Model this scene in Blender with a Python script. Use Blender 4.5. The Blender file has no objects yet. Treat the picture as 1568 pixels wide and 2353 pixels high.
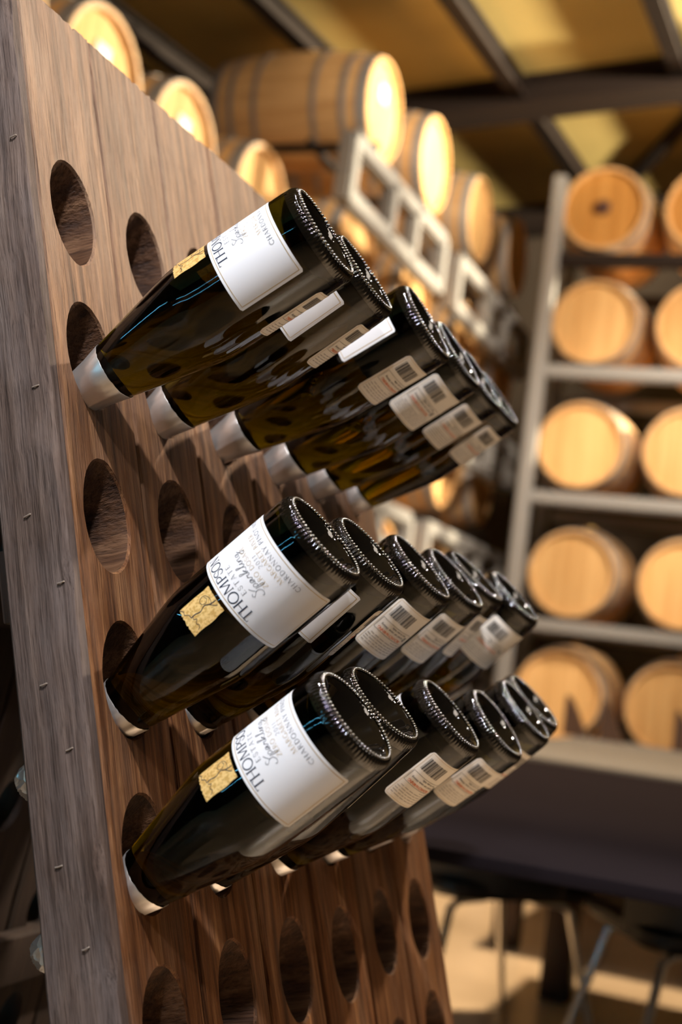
import bpy, bmesh, math, random
from mathutils import Matrix, Vector
rnd = random.Random(7)
S = bpy.context.scene
PI = math.pi

# ---------------------------------------------------------------- camera
cd = bpy.data.cameras.new('camera')
cam = bpy.data.objects.new('camera', cd)
S.collection.objects.link(cam)
CR = [[0.35334, -0.14159, -0.92472], [-0.92657, 0.08325, -0.3668], [0.12891, 0.98642, -0.10178]]
cam.matrix_world = Matrix.Translation((-0.963, -0.6728, 1.05)) @ Matrix(CR).to_4x4()
cd.sensor_width = 36.0
cd.sensor_fit = 'AUTO'
cd.lens = 46.93
cd.clip_start = 0.05
cd.dof.use_dof = True
cd.dof.focus_distance = 1.12
cd.dof.aperture_fstop = 3.9
S.camera = cam

# ---------------------------------------------------------------- world, exposure, lights
w = bpy.data.worlds.new('world')
S.world = w
w.use_nodes = True
w.node_tree.nodes['Background'].inputs[0].default_value = (1.0, 0.8, 0.6, 1)
w.node_tree.nodes['Background'].inputs[1].default_value = 0.05
S.view_settings.view_transform = 'Standard'
S.view_settings.look = 'None'
S.view_settings.gamma = 1.0
S.view_settings.use_curve_mapping = False
S.view_settings.exposure = 0.42
S.cycles.use_denoising = True
S.cycles.max_bounces = 10
S.cycles.transmission_bounces = 8
S.cycles.glossy_bounces = 5
S.cycles.diffuse_bounces = 4
S.cycles.caustics_refractive = False
S.cycles.caustics_reflective = False
S.cycles.sample_clamp_indirect = 4.0


def spot(name, loc, target, watts, color, size, cone=70, blend=0.5):
    l = bpy.data.lights.new(name, 'SPOT')
    l.energy = watts
    l.color = color
    l.shadow_soft_size = size
    l.spot_size = math.radians(cone)
    l.spot_blend = blend
    o = bpy.data.objects.new(name, l)
    S.collection.objects.link(o)
    o.location = loc
    o.rotation_euler = (Vector(target) - Vector(loc)).to_track_quat('-Z', 'Y').to_euler()
    return o


WARM = (1.0, 0.76, 0.48)
KEYC = (0.98, 0.97, 1.0)
spot('key_spot', (-1.35, -0.70, 3.5), (0.12, -0.12, 1.36), 380, KEYC, 0.05, 44, 0.9)
spot('bottle_spot', (2.3, -1.5, 3.8), (0.3, -0.2, 1.2), 560, (1.0, 0.85, 0.66), 0.06, 50)
spot('barrel_spot', (2.2, -1.8, 4.2), (4.3, 2.0, 3.4), 340, (1.0, 0.86, 0.68), 0.1, 60)
spot('barrel_spot', (5.2, -1.6, 4.4), (6.8, 2.0, 3.0), 600, (1.0, 0.86, 0.68), 0.1, 75)
spot('rack_spot', (4.4, -0.4, 4.3), (7.4, 0.6, 1.4), 520, (1.0, 0.86, 0.68), 0.12, 62, 0.8)
spot('floor_spot', (3.6, 1.2, 4.2), (3.9, 0.6, 0.0), 1100, WARM, 0.12, 80)
spot('roof_lamp', (8.0, -2.7, 4.45), (7.2, 0.2, 4.85), 3600, (1.0, 0.85, 0.58), 0.12, 90, 0.3)
spot('roof_lamp', (5.0, -2.4, 4.2), (6.0, 0.5, 4.95), 900, (1.0, 0.85, 0.58), 0.12, 44, 0.5)


def downlight(loc, watts):
    l = bpy.data.lights.new('downlight', 'SPOT')
    l.energy = watts; l.color = (1.0, 0.9, 0.78); l.shadow_soft_size = 0.035
    l.spot_size = math.radians(110); l.spot_blend = 0.6
    o = bpy.data.objects.new('downlight', l); S.collection.objects.link(o)
    o.location = loc


for p_ in ((-0.6, -2.6, 4.3), (1.0, -1.1, 4.2), (1.6, -2.7, 4.4), (3.0, -2.2, 4.4), (2.6, 0.6, 4.2)):
    downlight(p_, 28)
spot('aisle_spot', (0.5, -2.3, 4.2), (0.45, -1.45, 0.0), 1300, (1.0, 0.88, 0.74), 0.05, 26, 0.4)  # unseen spot added so floor bounce lifts the back labels
spot('side_spot', (-2.5, -0.7, 3.2), (0.1, -0.25, 1.1), 125, KEYC, 0.05, 40, 0.8)  # unseen fill added to whiten the left-facing labels
al = bpy.data.lights.new('ceiling_panel', 'AREA')  # unseen area light added as soft warm fill on the rack
al.shape = 'RECTANGLE'; al.size = 1.6; al.size_y = 0.6; al.energy = 22; al.color = (1.0, 0.86, 0.72)
ao = bpy.data.objects.new('ceiling_panel', al); S.collection.objects.link(ao)
ao.location = (-0.2, -3.0, 3.7)
ao.rotation_euler = (Vector((0.3, -0.2, 0.8)) - ao.location).to_track_quat('-Z', 'Y').to_euler()


# ---------------------------------------------------------------- materials
def mat(name, color=(0.5, 0.5, 0.5), rough=0.5, metal=0.0, spec=0.5):
    m = bpy.data.materials.new(name)
    m.use_nodes = True
    b = m.node_tree.nodes['Principled BSDF']
    b.inputs['Base Color'].default_value = (*color, 1)
    b.inputs['Roughness'].default_value = rough
    b.inputs['Metallic'].default_value = metal
    b.inputs['Specular IOR Level'].default_value = spec
    return m


def nodes(m):
    nt = m.node_tree
    return nt, nt.nodes, nt.links, nt.nodes['Principled BSDF']


def ramp(nt, stops):
    r = nt.nodes.new('ShaderNodeValToRGB')
    e = r.color_ramp.elements
    while len(e) < len(stops):
        e.new(0.5)
    for k, (pos, col) in enumerate(stops):
        e[k].position = pos
        e[k].color = (*col, 1)
    return r


def wood(name, grain, dark, mid, light, grey=None, rough=0.7, fine=1.0, bump=0.35, greyamt=0.5, pores=True, pale_top=False, spec=0.5):
    """wood whose fibres run along the object axis `grain` (0, 1 or 2)"""
    m = mat(name, mid, rough, 0.0, spec)
    nt, N, L, B = nodes(m)
    tc = N.new('ShaderNodeTexCoord')
    oi = N.new('ShaderNodeObjectInfo')
    mul = N.new('ShaderNodeVectorMath'); mul.operation = 'SCALE'
    mul.inputs[0].default_value = (7.3, 11.9, 5.1)
    L.new(oi.outputs['Random'], mul.inputs['Scale'])
    add = N.new('ShaderNodeVectorMath'); add.operation = 'ADD'
    L.new(tc.outputs['Object'], add.inputs[0]); L.new(mul.outputs[0], add.inputs[1])
    # slow wander so that the fibres are not straight
    wn = N.new('ShaderNodeTexNoise'); wn.inputs['Scale'].default_value = 5.0
    L.new(add.outputs[0], wn.inputs['Vector'])
    wsub = N.new('ShaderNodeVectorMath'); wsub.operation = 'MULTIPLY_ADD'
    wsub.inputs[1].default_value = (0.012, 0.012, 0.012)
    L.new(wn.outputs['Color'], wsub.inputs[0]); L.new(add.outputs[0], wsub.inputs[2])

    def stretched(across, along, detail, src=wsub):
        mp = N.new('ShaderNodeMapping')
        sc = [across] * 3
        sc[grain] = along
        mp.inputs['Scale'].default_value = sc
        L.new(src.outputs[0], mp.inputs['Vector'])
        n = N.new('ShaderNodeTexNoise')
        n.inputs['Scale'].default_value = 1.0
        n.inputs['Detail'].default_value = detail
        n.inputs['Roughness'].default_value = 0.62
        L.new(mp.outputs[0], n.inputs['Vector'])
        return n
    g1 = stretched(70 * fine, 3.0 * fine, 6)
    g2 = stretched(420 * fine, 14 * fine, 3)
    r1 = ramp(nt, [(0.30, dark), (0.5, mid), (0.72, light)])
    L.new(g1.outputs['Fac'], r1.inputs['Fac'])
    col = r1.outputs['Color']
    if grey:
        gn = stretched(16 * fine, 5 * fine, 5)
        gr = ramp(nt, [(0.42, (0, 0, 0)), (0.68, (1, 1, 1))])
        L.new(gn.outputs['Fac'], gr.inputs['Fac'])
        ga = N.new('ShaderNodeMath'); ga.operation = 'MULTIPLY'; ga.inputs[1].default_value = greyamt
        L.new(gr.outputs['Color'], ga.inputs[0])
        if pale_top:
            # the upper ends of the planks are greyer and paler
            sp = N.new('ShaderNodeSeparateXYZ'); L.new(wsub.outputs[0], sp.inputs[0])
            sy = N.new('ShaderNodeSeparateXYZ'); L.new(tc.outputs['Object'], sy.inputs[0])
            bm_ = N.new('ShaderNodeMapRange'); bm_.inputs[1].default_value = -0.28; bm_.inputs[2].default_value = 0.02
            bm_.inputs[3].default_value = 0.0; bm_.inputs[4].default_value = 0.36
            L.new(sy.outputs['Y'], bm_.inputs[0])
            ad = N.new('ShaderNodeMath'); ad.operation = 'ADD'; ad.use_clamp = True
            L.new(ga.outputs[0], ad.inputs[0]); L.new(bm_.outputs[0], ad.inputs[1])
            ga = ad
        mx = N.new('ShaderNodeMix'); mx.data_type = 'RGBA'
        L.new(ga.outputs[0], mx.inputs[0]); L.new(col, mx.inputs[6]); mx.inputs[7].default_value = (*grey, 1)
        col = mx.outputs[2]
    if pores:
        pr = ramp(nt, [(0.34, (0.45, 0.42, 0.4)), (0.47, (1, 1, 1)), (0.66, (1.0, 1.0, 1.0)), (0.8, (1.35, 1.3, 1.25))])
        L.new(g2.outputs['Fac'], pr.inputs['Fac'])
        g3 = stretched(150 * fine, 2.2 * fine, 4)
        sr = ramp(nt, [(0.36, (0.50, 0.46, 0.43)), (0.46, (0.95, 0.95, 0.95)), (0.62, (1.0, 1.0, 1.0)), (0.74, (1.25, 1.22, 1.18))])
        L.new(g3.outputs['Fac'], sr.inputs['Fac'])
        sm = N.new('ShaderNodeMix'); sm.data_type = 'RGBA'; sm.blend_type = 'MULTIPLY'
        sm.inputs[0].default_value = 0.8
        L.new(col, sm.inputs[6]); L.new(sr.outputs['Color'], sm.inputs[7])
        col = sm.outputs[2]
        pm = N.new('ShaderNodeMix'); pm.data_type = 'RGBA'; pm.blend_type = 'MULTIPLY'
        pm.inputs[0].default_value = 0.85
        L.new(col, pm.inputs[6]); L.new(pr.outputs['Color'], pm.inputs[7])
        col = pm.outputs[2]
    hs = N.new('ShaderNodeHueSaturation')
    mr = N.new('ShaderNodeMapRange'); mr.inputs[3].default_value = 0.82; mr.inputs[4].default_value = 1.15
    L.new(oi.outputs['Random'], mr.inputs[0]); L.new(mr.outputs[0], hs.inputs['Value'])
    L.new(col, hs.inputs['Color'])
    L.new(hs.outputs[0], B.inputs['Base Color'])
    bsum = N.new('ShaderNodeMath'); bsum.operation = 'MULTIPLY_ADD'; bsum.inputs[1].default_value = 0.6
    L.new(g2.outputs['Fac'], bsum.inputs[0]); L.new(g1.outputs['Fac'], bsum.inputs[2])
    bp = N.new('ShaderNodeBump'); bp.inputs['Strength'].default_value = bump; bp.inputs['Distance'].default_value = 0.003
    L.new(bsum.outputs[0], bp.inputs['Height']); L.new(bp.outputs[0], B.inputs['Normal'])
    return m


M = {}
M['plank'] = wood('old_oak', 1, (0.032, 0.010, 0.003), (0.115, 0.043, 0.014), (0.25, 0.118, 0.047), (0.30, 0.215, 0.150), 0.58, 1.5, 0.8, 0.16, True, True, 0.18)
M['stile'] = wood('grey_oak', 1, (0.030, 0.018, 0.013), (0.080, 0.053, 0.042), (0.165, 0.118, 0.095), (0.115, 0.092, 0.086), 0.72, 2.0, 0.7, 0.6, True, False, 0.2)
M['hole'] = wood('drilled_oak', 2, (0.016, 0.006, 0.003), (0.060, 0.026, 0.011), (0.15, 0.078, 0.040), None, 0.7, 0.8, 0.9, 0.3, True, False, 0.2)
M['rear'] = wood('dark_oak', 1, (0.012, 0.006, 0.003), (0.030, 0.014, 0.008), (0.055, 0.030, 0.017), None, 0.75)  # oak inside the rack, its shade put into the colour
M['stave'] = wood('barrel_oak', 2, (0.44, 0.235, 0.09), (0.58, 0.335, 0.14), (0.68, 0.43, 0.20), None, 0.45, 0.35, 0.15, 0.3, False)
M['head'] = wood('barrel_head_oak', 1, (0.50, 0.27, 0.095), (0.64, 0.375, 0.15), (0.74, 0.47, 0.21), None, 0.65, 0.3, 0.12, 0.3, False, False, 0.2)
M['head_old'] = wood('barrel_head_dark_oak', 1, (0.34, 0.145, 0.03), (0.44, 0.20, 0.045), (0.50, 0.25, 0.07), None, 0.45, 0.3, 0.12, 0.3, False)  # top-shelf heads darkened in colour for the weaker light up there
M['hoop'] = mat('galvanised_hoop', (0.33, 0.31, 0.30), 0.5, 0.5)
M['steel'] = mat('grey_rack_steel', (0.225, 0.215, 0.21), 0.6, 0.0)
M['bung'] = mat('silicone_bung', (0.75, 0.50, 0.16), 0.35)
M['bung_dark'] = mat('dark_bung', (0.06, 0.025, 0.02), 0.5)
M['tag'] = mat('white_card', (0.85, 0.83, 0.8), 0.6)
M['paper'] = mat('label_paper', (0.74, 0.745, 0.775), 0.7, 0.0, 0.2)
M['backpaper'] = mat('back_label_paper', (0.86, 0.83, 0.78), 0.7, 0.0, 0.2)
M['navy'] = mat('navy_ink', (0.012, 0.022, 0.05), 0.5, 0.0, 0.1)
M['greyink'] = mat('grey_ink', (0.105, 0.11, 0.13), 0.5, 0.0, 0.1)
M['blackink'] = mat('black_ink', (0.02, 0.02, 0.022), 0.5, 0.0, 0.1)
M['smallink'] = mat('small_print_ink', (0.38, 0.35, 0.34), 0.5, 0.0, 0.1)
M['goldink'] = mat('gold_ink', (0.48, 0.32, 0.11), 0.5, 0.1, 0.2)
M['orange'] = mat('orange_ink', (0.72, 0.16, 0.04), 0.5, 0.0, 0.1)
M['tabletop'] = mat('charcoal_laminate', (0.012, 0.0095, 0.0115), 0.9, 0.0, 0.0)
M['greytop'] = mat('grey_laminate', (0.125, 0.118, 0.118), 0.7, 0.0, 0.15)
M['tableleg'] = mat('dark_brown_wood', (0.05, 0.022, 0.012), 0.55)
M['seat'] = mat('black_plastic', (0.006, 0.006, 0.007), 0.45)
M['chrome'] = mat('chrome', (0.86, 0.83, 0.80), 0.3, 0.9)
M['beam'] = mat('dark_brown_steel', (0.014, 0.008, 0.006), 0.7, 0.0, 0.2)
M['wallm'] = mat('dark_cladding', (0.035, 0.022, 0.014), 0.8)
M['staple'] = mat('rusty_staple', (0.34, 0.28, 0.23), 0.45, 0.4)

# glass: dark olive bottle glass, full of wine
m = mat('bottle_glass', (0.78, 0.66, 0.20), 0.015)
B = m.node_tree.nodes['Principled BSDF']
B.inputs['Transmission Weight'].default_value = 1.0
B.inputs['IOR'].default_value = 1.42
va = m.node_tree.nodes.new('ShaderNodeVolumeAbsorption')
va.inputs['Color'].default_value = (0.85, 0.835, 0.0, 1)
va.inputs['Density'].default_value = 300.0
m.node_tree.links.new(va.outputs[0], m.node_tree.nodes['Material Output'].inputs['Volume'])
M['glass'] = m
M['bead'] = mat('bead_glass', (0.045, 0.036, 0.022), 0.16, 0.0, 0.5)
M['bead'].node_tree.nodes['Principled BSDF'].inputs['IOR'].default_value = 2.3
M['rim'] = mat('beaded_glass', (0.004, 0.003, 0.002), 0.04, 0.0, 0.6)

# foil: satin silver, creased
m = mat('silver_foil', (0.74, 0.70, 0.67), 0.36, 0.85)
nt, N, L, B = nodes(m)
tc = N.new('ShaderNodeTexCoord')
vor = N.new('ShaderNodeTexVoronoi'); vor.inputs['Scale'].default_value = 110
L.new(tc.outputs['Object'], vor.inputs['Vector'])
sep = N.new('ShaderNodeSeparateXYZ'); L.new(tc.outputs['Object'], sep.inputs[0])
mr = N.new('ShaderNodeMapRange'); mr.inputs[1].default_value = 0.27; mr.inputs[2].default_value = 0.31
mr.inputs[3].default_value = 0.03; mr.inputs[4].default_value = 0.9
L.new(sep.outputs['Z'], mr.inputs[0])
bp = N.new('ShaderNodeBump'); bp.inputs['Distance'].default_value = 0.004
L.new(vor.outputs['Distance'], bp.inputs['Height']); L.new(mr.outputs[0], bp.inputs['Strength']); L.new(bp.outputs[0], B.inputs['Normal'])
M['foil'] = m

# gold foil emblem, mottled
m = mat('gold_foil', (0.75, 0.52, 0.22), 0.42, 0.25)
nt, N, L, B = nodes(m)
tc = N.new('ShaderNodeTexCoord')
n1 = N.new('ShaderNodeTexNoise'); n1.inputs['Scale'].default_value = 420; n1.inputs['Detail'].default_value = 4
L.new(tc.outputs['Object'], n1.inputs['Vector'])
r = ramp(nt, [(0.40, (0.62, 0.36, 0.10)), (0.55, (0.88, 0.58, 0.22))]); L.new(n1.outputs['Fac'], r.inputs['Fac'])
L.new(r.outputs['Color'], B.inputs['Base Color'])
M['gold'] = m

# polished concrete floor
m = mat('sealed_concrete', (0.5, 0.38, 0.26), 0.28)
nt, N, L, B = nodes(m)
tc = N.new('ShaderNodeTexCoord')
n1 = N.new('ShaderNodeTexNoise'); n1.inputs['Scale'].default_value = 1.7; n1.inputs['Detail'].default_value = 7
L.new(tc.outputs['Object'], n1.inputs['Vector'])
r = ramp(nt, [(0.35, (0.40, 0.30, 0.20)), (0.65, (0.56, 0.43, 0.30))]); L.new(n1.outputs['Fac'], r.inputs['Fac'])
L.new(r.outputs['Color'], B.inputs['Base Color'])
M['floor'] = m

# roof lining
m = mat('roof_lining', (0.62, 0.46, 0.20), 0.75)
nt, N, L, B = nodes(m)
tc = N.new('ShaderNodeTexCoord')
n1 = N.new('ShaderNodeTexNoise'); n1.inputs['Scale'].default_value = 0.9; n1.inputs['Detail'].default_value = 4
L.new(tc.outputs['Object'], n1.inputs['Vector'])
r = ramp(nt, [(0.35, (0.35, 0.26, 0.085)), (0.65, (0.47, 0.36, 0.125))]); L.new(n1.outputs['Fac'], r.inputs['Fac'])
L.new(r.outputs['Color'], B.inputs['Base Color'])
M['roof'] = m
M['wallcream'] = mat('pale_wall', (0.04, 0.03, 0.025), 0.8)
m = mat('led_tube', (0, 0, 0), 0.5)  # glow of the added tubes that streak the bottles
m.node_tree.nodes['Principled BSDF'].inputs['Emission Color'].default_value = (0.16, 0.62, 0.9, 1)
m.node_tree.nodes['Principled BSDF'].inputs['Emission Strength'].default_value = 26.0
M['led'] = m


# ---------------------------------------------------------------- helpers
def link(o):
    S.collection.objects.link(o)
    return o


def empty(name, loc=(0, 0, 0), label=None, cat=None, group=None):
    o = link(bpy.data.objects.new(name, None))
    o.location = loc
    o.empty_display_size = 0.05
    tag(o, label, cat, group)
    return o


def tag(o, label=None, cat=None, group=None, kind=None):
    if label: o['label'] = label
    if cat: o['category'] = cat
    if group: o['group'] = group
    if kind: o['kind'] = kind
    return o


def obj(name, bm, material, parent=None, smooth=True, kind=None, angle=0.7):
    me = bpy.data.meshes.new(name)
    bmesh.ops.recalc_face_normals(bm, faces=bm.faces[:])
    if smooth:
        for f in bm.faces:
            f.smooth = True
        for e in bm.edges:
            if len(e.link_faces) == 2 and e.calc_face_angle(0) > angle:
                e.smooth = False
    bm.to_mesh(me)
    bm.free()
    me.materials.append(material)
    o = link(bpy.data.objects.new(name, me))
    if parent: o.parent = parent
    if kind: o['kind'] = kind
    return o


def box(bm, x0, x1, y0, y1, z0, z1, bev=0.0):
    vs = [bm.verts.new((x, y, z)) for x in (x0, x1) for y in (y0, y1) for z in (z0, z1)]
    fs = []
    for f in ((0, 1, 3, 2), (4, 6, 7, 5), (0, 4, 5, 1), (2, 3, 7, 6), (0, 2, 6, 4), (1, 5, 7, 3)):
        fs.append(bm.faces.new([vs[i] for i in f]))
    if bev:
        es = list({e for f in fs for e in f.edges})
        bmesh.ops.bevel(bm, geom=es, offset=bev, segments=2, affect='EDGES', profile=0.5)
    return bm


def lathe(bm, prof, seg=48, axis='z', cap0=True, cap1=True, ripple=None):
    """prof: (r, z) pairs; ripple(i, ang) -> (dr, dz)"""
    rings = []
    for i, (r, z) in enumerate(prof):
        ring = []
        for k in range(seg):
            a = 2 * PI * k / seg
            dr, dz = ripple(i, a) if ripple else (0, 0)
            ring.append(bm.verts.new(((r + dr) * math.cos(a), (r + dr) * math.sin(a), z + dz)))
        rings.append(ring)
    for a, b in zip(rings, rings[1:]):
        for k in range(seg):
            bm.faces.new((a[k], a[(k + 1) % seg], b[(k + 1) % seg], b[k]))
    if cap0: bm.faces.new(rings[0][::-1])
    if cap1: bm.faces.new(rings[-1])
    return bm


def tube(bm, pts, r, seg=10):
    pts = [Vector(p) for p in pts]
    rings = []
    ref = None
    for i, p in enumerate(pts):
        d = (pts[min(i + 1, len(pts) - 1)] - pts[max(i - 1, 0)]).normalized()
        if ref is None:
            ref = d.orthogonal().normalized()
        a = (ref - d * ref.dot(d)).normalized()
        ref = a
        b = d.cross(a)
        rings.append([bm.verts.new(p + (a * math.cos(2 * PI * k / seg) + b * math.sin(2 * PI * k / seg)) * r) for k in range(seg)])
    for a, b in zip(rings, rings[1:]):
        for k in range(seg):
            bm.faces.new((a[k], a[(k + 1) % seg], b[(k + 1) % seg], b[k]))
    bm.faces.new(rings[0][::-1])
    bm.faces.new(rings[-1])
    return bm


def copy_tree(o, parent=None):
    c = link(o.copy())
    if parent: c.parent = parent
    for ch in o.children:
        copy_tree(ch, c)
    return c


# ---------------------------------------------------------------- the room
def roof_z(x, y):
    return 4.15 + 0.1 * x - 0.1 * y


X0, X1, Y0, Y1 = -4.5, 9.7, -6.0, 3.6
bm = bmesh.new(); box(bm, X0 - 0.2, X1 + 0.2, Y0 - 0.2, Y1 + 0.2, -0.2, 0)
tag(obj('floor', bm, M['floor'], None, False), kind='structure')
bm = bmesh.new()
cs = [(X0 - 0.2, Y0 - 0.2), (X1 + 0.2, Y0 - 0.2), (X1 + 0.2, Y1 + 0.2), (X0 - 0.2, Y1 + 0.2)]
lo = [bm.verts.new((x, y, roof_z(x, y))) for x, y in cs]
hi = [bm.verts.new((x, y, roof_z(x, y) + 0.15)) for x, y in cs]
bm.faces.new(lo); bm.faces.new(hi[::-1])
for k in range(4):
    bm.faces.new((lo[k], lo[(k + 1) % 4], hi[(k + 1) % 4], hi[k]))
tag(obj('ceiling', bm, M['roof'], None, False), kind='structure')


def wall(name, x0, x1, y0, y1, m):
    bm = bmesh.new()
    c = [(x0, y0), (x1, y0), (x1, y1), (x0, y1)]
    a = [bm.verts.new((x, y, 0)) for x, y in c]
    b = [bm.verts.new((x, y, roof_z(x, y) + 0.02)) for x, y in c]
    bm.faces.new(a); bm.faces.new(b)
    for k in range(4):
        bm.faces.new((a[k], a[(k + 1) % 4], b[(k + 1) % 4], b[k]))
    tag(obj(name, bm, m, None, False), kind='structure')


wall('wall_back', X1, X1 + 0.2, Y0, Y1, M['wallm'])
wall('wall_left', X0, X1, Y1, Y1 + 0.2, M['wallm'])
wall('wall_right', X0, X1, Y0 - 0.2, Y0, M['wallcream'])
wall('wall_front', X0 - 0.2, X0, Y0, Y1, M['wallcream'])


def roof_beam(name, p, q, width, depth, label, group=None):
    """I-section hung below the roof between two plan points"""
    a = Vector((p[0], p[1], roof_z(*p))); b = Vector((q[0], q[1], roof_z(*q)))
    d = (b - a); n = d.normalized()
    side = Vector((-n.y, n.x, 0)).normalized() * (width / 2)
    dn = Vector((0, 0, -1))
    bm = bmesh.new()
    fl = 0.02
    web = 0.18
    sec = [(-1, 0), (1, 0), (1, fl), (web, fl), (web, depth - fl), (1, depth - fl), (1, depth), (-1, depth),
           (-1, depth - fl), (-web, depth - fl), (-web, fl), (-1, fl)]
    ra = [bm.verts.new(a + side * s + dn * (t + 0.002)) for s, t in sec]
    rb = [bm.verts.new(b + side * s + dn * (t + 0.002)) for s, t in sec]
    for k in range(len(sec)):
        k2 = (k + 1) % len(sec)
        bm.faces.new((ra[k], ra[k2], rb[k2], rb[k]))
    bm.faces.new(ra[::-1]); bm.faces.new(rb)
    o = obj(name, bm, M['beam'], None, False)
    tag(o, kind='structure')


roof_beam('trim_1', (6.72, Y0), (6.72, Y1), 0.26, 0.20, '')
roof_beam('trim_2', (1.6, Y0), (1.6, Y1), 0.26, 0.20, '')
for k, y in enumerate((3.3, 2.48, 1.55, 0.58, -0.4, -1.4, -2.4)):
    roof_beam('trim_%d' % (3 + k), (1.0, y), (X1, y), 0.10, 0.11, '')
roof_beam('trim_10', (7.55, 0.60), (9.2, 1.36), 0.09, 0.06, '')
roof_beam('trim_11', (9.55, Y0), (9.55, Y1), 0.2, 0.22, '')

# ---------------------------------------------------------------- riddling rack
P = 0.131                       # plank pitch
AL = math.radians(17)           # lean
CA, SA = math.cos(AL), math.sin(AL)
VZ = 1.4041                     # height of the top row of holes
Q = 1.0555 * P                  # row pitch
TH = 0.060                      # thickness
# panel frame: x = along the rack, y = up the planks, z = out of the front face
PM = Matrix(((1, 0, 0, 0), (0, SA, -CA, 0), (0, CA, SA, VZ), (0, 0, 0, 1)))
YC = 0.130
BE = math.radians(8)            # the rear panel stands steeper
CB, SB = math.cos(BE), math.sin(BE)
RM = Matrix(((-1, 0, 0, 5.05 * P), (0, -SB, CB, 0.206), (0, CB, SB, 1.397), (0, 0, 0, 1)))
RBOT = -1.397 / CB + 0.004


def clip_rear(o):
    for v in o.data.vertices:
        v.co.y = max(v.co.y, RBOT)


rack_loc = (2.5 * P, YC, 0)
rack = empty('riddling_rack', rack_loc, 'tall A-shaped riddling rack of weathered oak planks drilled with oval holes', 'rack')
VTOP = 1.50 * P
VBOT = -VZ / CA + 0.002


def put(o, mtx):
    o.parent = rack
    o.matrix_basis = Matrix.Translation([-c for c in rack_loc]) @ mtx


def plank_bm(u0, u1, uc, i, holes=True):
    r = random.Random(100 + i)
    bm = bmesh.new()

    def loop2(pts):
        vs = [bm.verts.new((x, y, 0)) for x, y in pts]
        es = [bm.edges.new((vs[k], vs[(k + 1) % len(vs)])) for k in range(len(vs))]
        return vs, es
    gapw = lambda v: -0.0018 - 0.0012 * (VTOP - v) / 0.9
    # outline with slightly uneven edges and a broken top
    out = []
    nseg = 60
    ph = r.uniform(0, 6)
    for k in range(nseg + 1):
        v = VBOT + (VTOP - VBOT) * k / nseg
        out.append((u1 + gapw(v) + 0.0007 * math.sin(v * 31 + ph) + r.uniform(-0.0005, 0.0005), v))
    nt_ = 22
    for k in range(1, nt_):
        u = u1 + (u0 - u1) * k / nt_
        out.append((u, VTOP + r.choice((0, 0, 0, 0, 0, -0.001, -0.004)) + r.uniform(-0.0006, 0.0006)))
    for k in range(nseg, -1, -1):
        v = VBOT + (VTOP - VBOT) * k / nseg
        out.append((u0 - gapw(v) + 0.0007 * math.sin(v * 27 + ph * 2) + r.uniform(-0.0005, 0.0005), v))
    ov, oe = loop2(out)
    hl = []
    edges = list(oe)
    if holes:
        for row in range(10):
            cu = uc + r.uniform(-0.003, 0.003)
            cv = -row * Q - 0.003 + r.uniform(-0.004, 0.004)
            a = 0.282 * P * r.uniform(0.96, 1.04)
            b = 0.378 * P * r.uniform(0.97, 1.02)
            n = 40
            pts = []
            for k in range(n):
                t = 2 * PI * k / n
                j = 1 + 0.012 * math.sin(3 * t + ph + row) + r.uniform(-0.006, 0.006)
                pts.append((cu + a * j * math.cos(t), cv + b * j * math.sin(t)))
            hv, he = loop2(pts)
            hl.append((hv, cu, cv, a, b))
            edges += he
    bmesh.ops.triangle_fill(bm, use_beauty=True, use_dissolve=False, edges=edges)
    front_faces = bm.faces[:]
    # back face
    bk = {}
    for v in bm.verts[:]:
        bk[v] = None
    xm = (u0 + u1) / 2
    om = []
    for v in ov:
        sg = 1 if v.co.x > xm else -1
        top = v.co.y > VTOP - 0.006
        side = abs(abs(v.co.x - xm) - (u1 - u0) / 2) < 0.004
        om.append(bm.verts.new((v.co.x + (sg * 0.0016 if side else 0), v.co.y + (0.0016 if top else 0), -0.0024)))
    ob = [bm.verts.new((v.co.x, v.co.y, -TH + 0.01)) for v in om]
    n = len(ov)
    for k in range(n):
        bm.faces.new((ov[k], ov[(k + 1) % n], om[(k + 1) % n], om[k]))
        bm.faces.new((om[k], om[(k + 1) % n], ob[(k + 1) % n], ob[k]))
    bedges = [bm.edges.get((ob[k], ob[(k + 1) % n])) for k in range(n)]
    for hv, cu, cv, a, b in hl:
        prev = hv
        n = len(hv)
        steps = ((0.0025, 0.965, 0.0), (0.014, 0.90, -0.006), (0.030, 0.80, -0.014), (TH - 0.01, 0.70, -0.024))
        for dz, sc, dv in steps:
            ring = []
            for k in range(n):
                x = cu + (hv[k].co.x - cu) * sc
                y = cv + (hv[k].co.y - cv) * (sc if dz < 0.02 else sc * 0.93) + dv
                ring.append(bm.verts.new((x, y, -dz)))
            for k in range(n):
                f_ = bm.faces.new((prev[k], prev[(k + 1) % n], ring[(k + 1) % n], ring[k]))
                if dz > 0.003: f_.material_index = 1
            prev = ring
        bedges += [bm.edges.get((prev[k], prev[(k + 1) % n])) for k in range(n)]
    bmesh.ops.triangle_fill(bm, use_beauty=True, use_dissolve=False, edges=bedges)
    # slight cupping so that no two planks lie in one plane
    dz = r.uniform(-0.0015, 0.0015)
    for v in bm.verts:
        v.co.z += dz
    return bm


PL = [(-0.405, 0.502), (0.528, 1.468), (1.496, 2.452), (2.486, 3.452), (3.486, 4.500), (4.512, 5.560)]
planks = []
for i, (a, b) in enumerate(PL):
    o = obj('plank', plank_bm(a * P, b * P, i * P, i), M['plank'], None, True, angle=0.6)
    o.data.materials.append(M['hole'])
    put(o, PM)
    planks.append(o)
for o0 in planks:
    o = link(o0.copy())
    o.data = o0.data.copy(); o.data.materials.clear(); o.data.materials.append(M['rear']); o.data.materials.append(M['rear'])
    clip_rear(o)
    put(o, RM)


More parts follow.
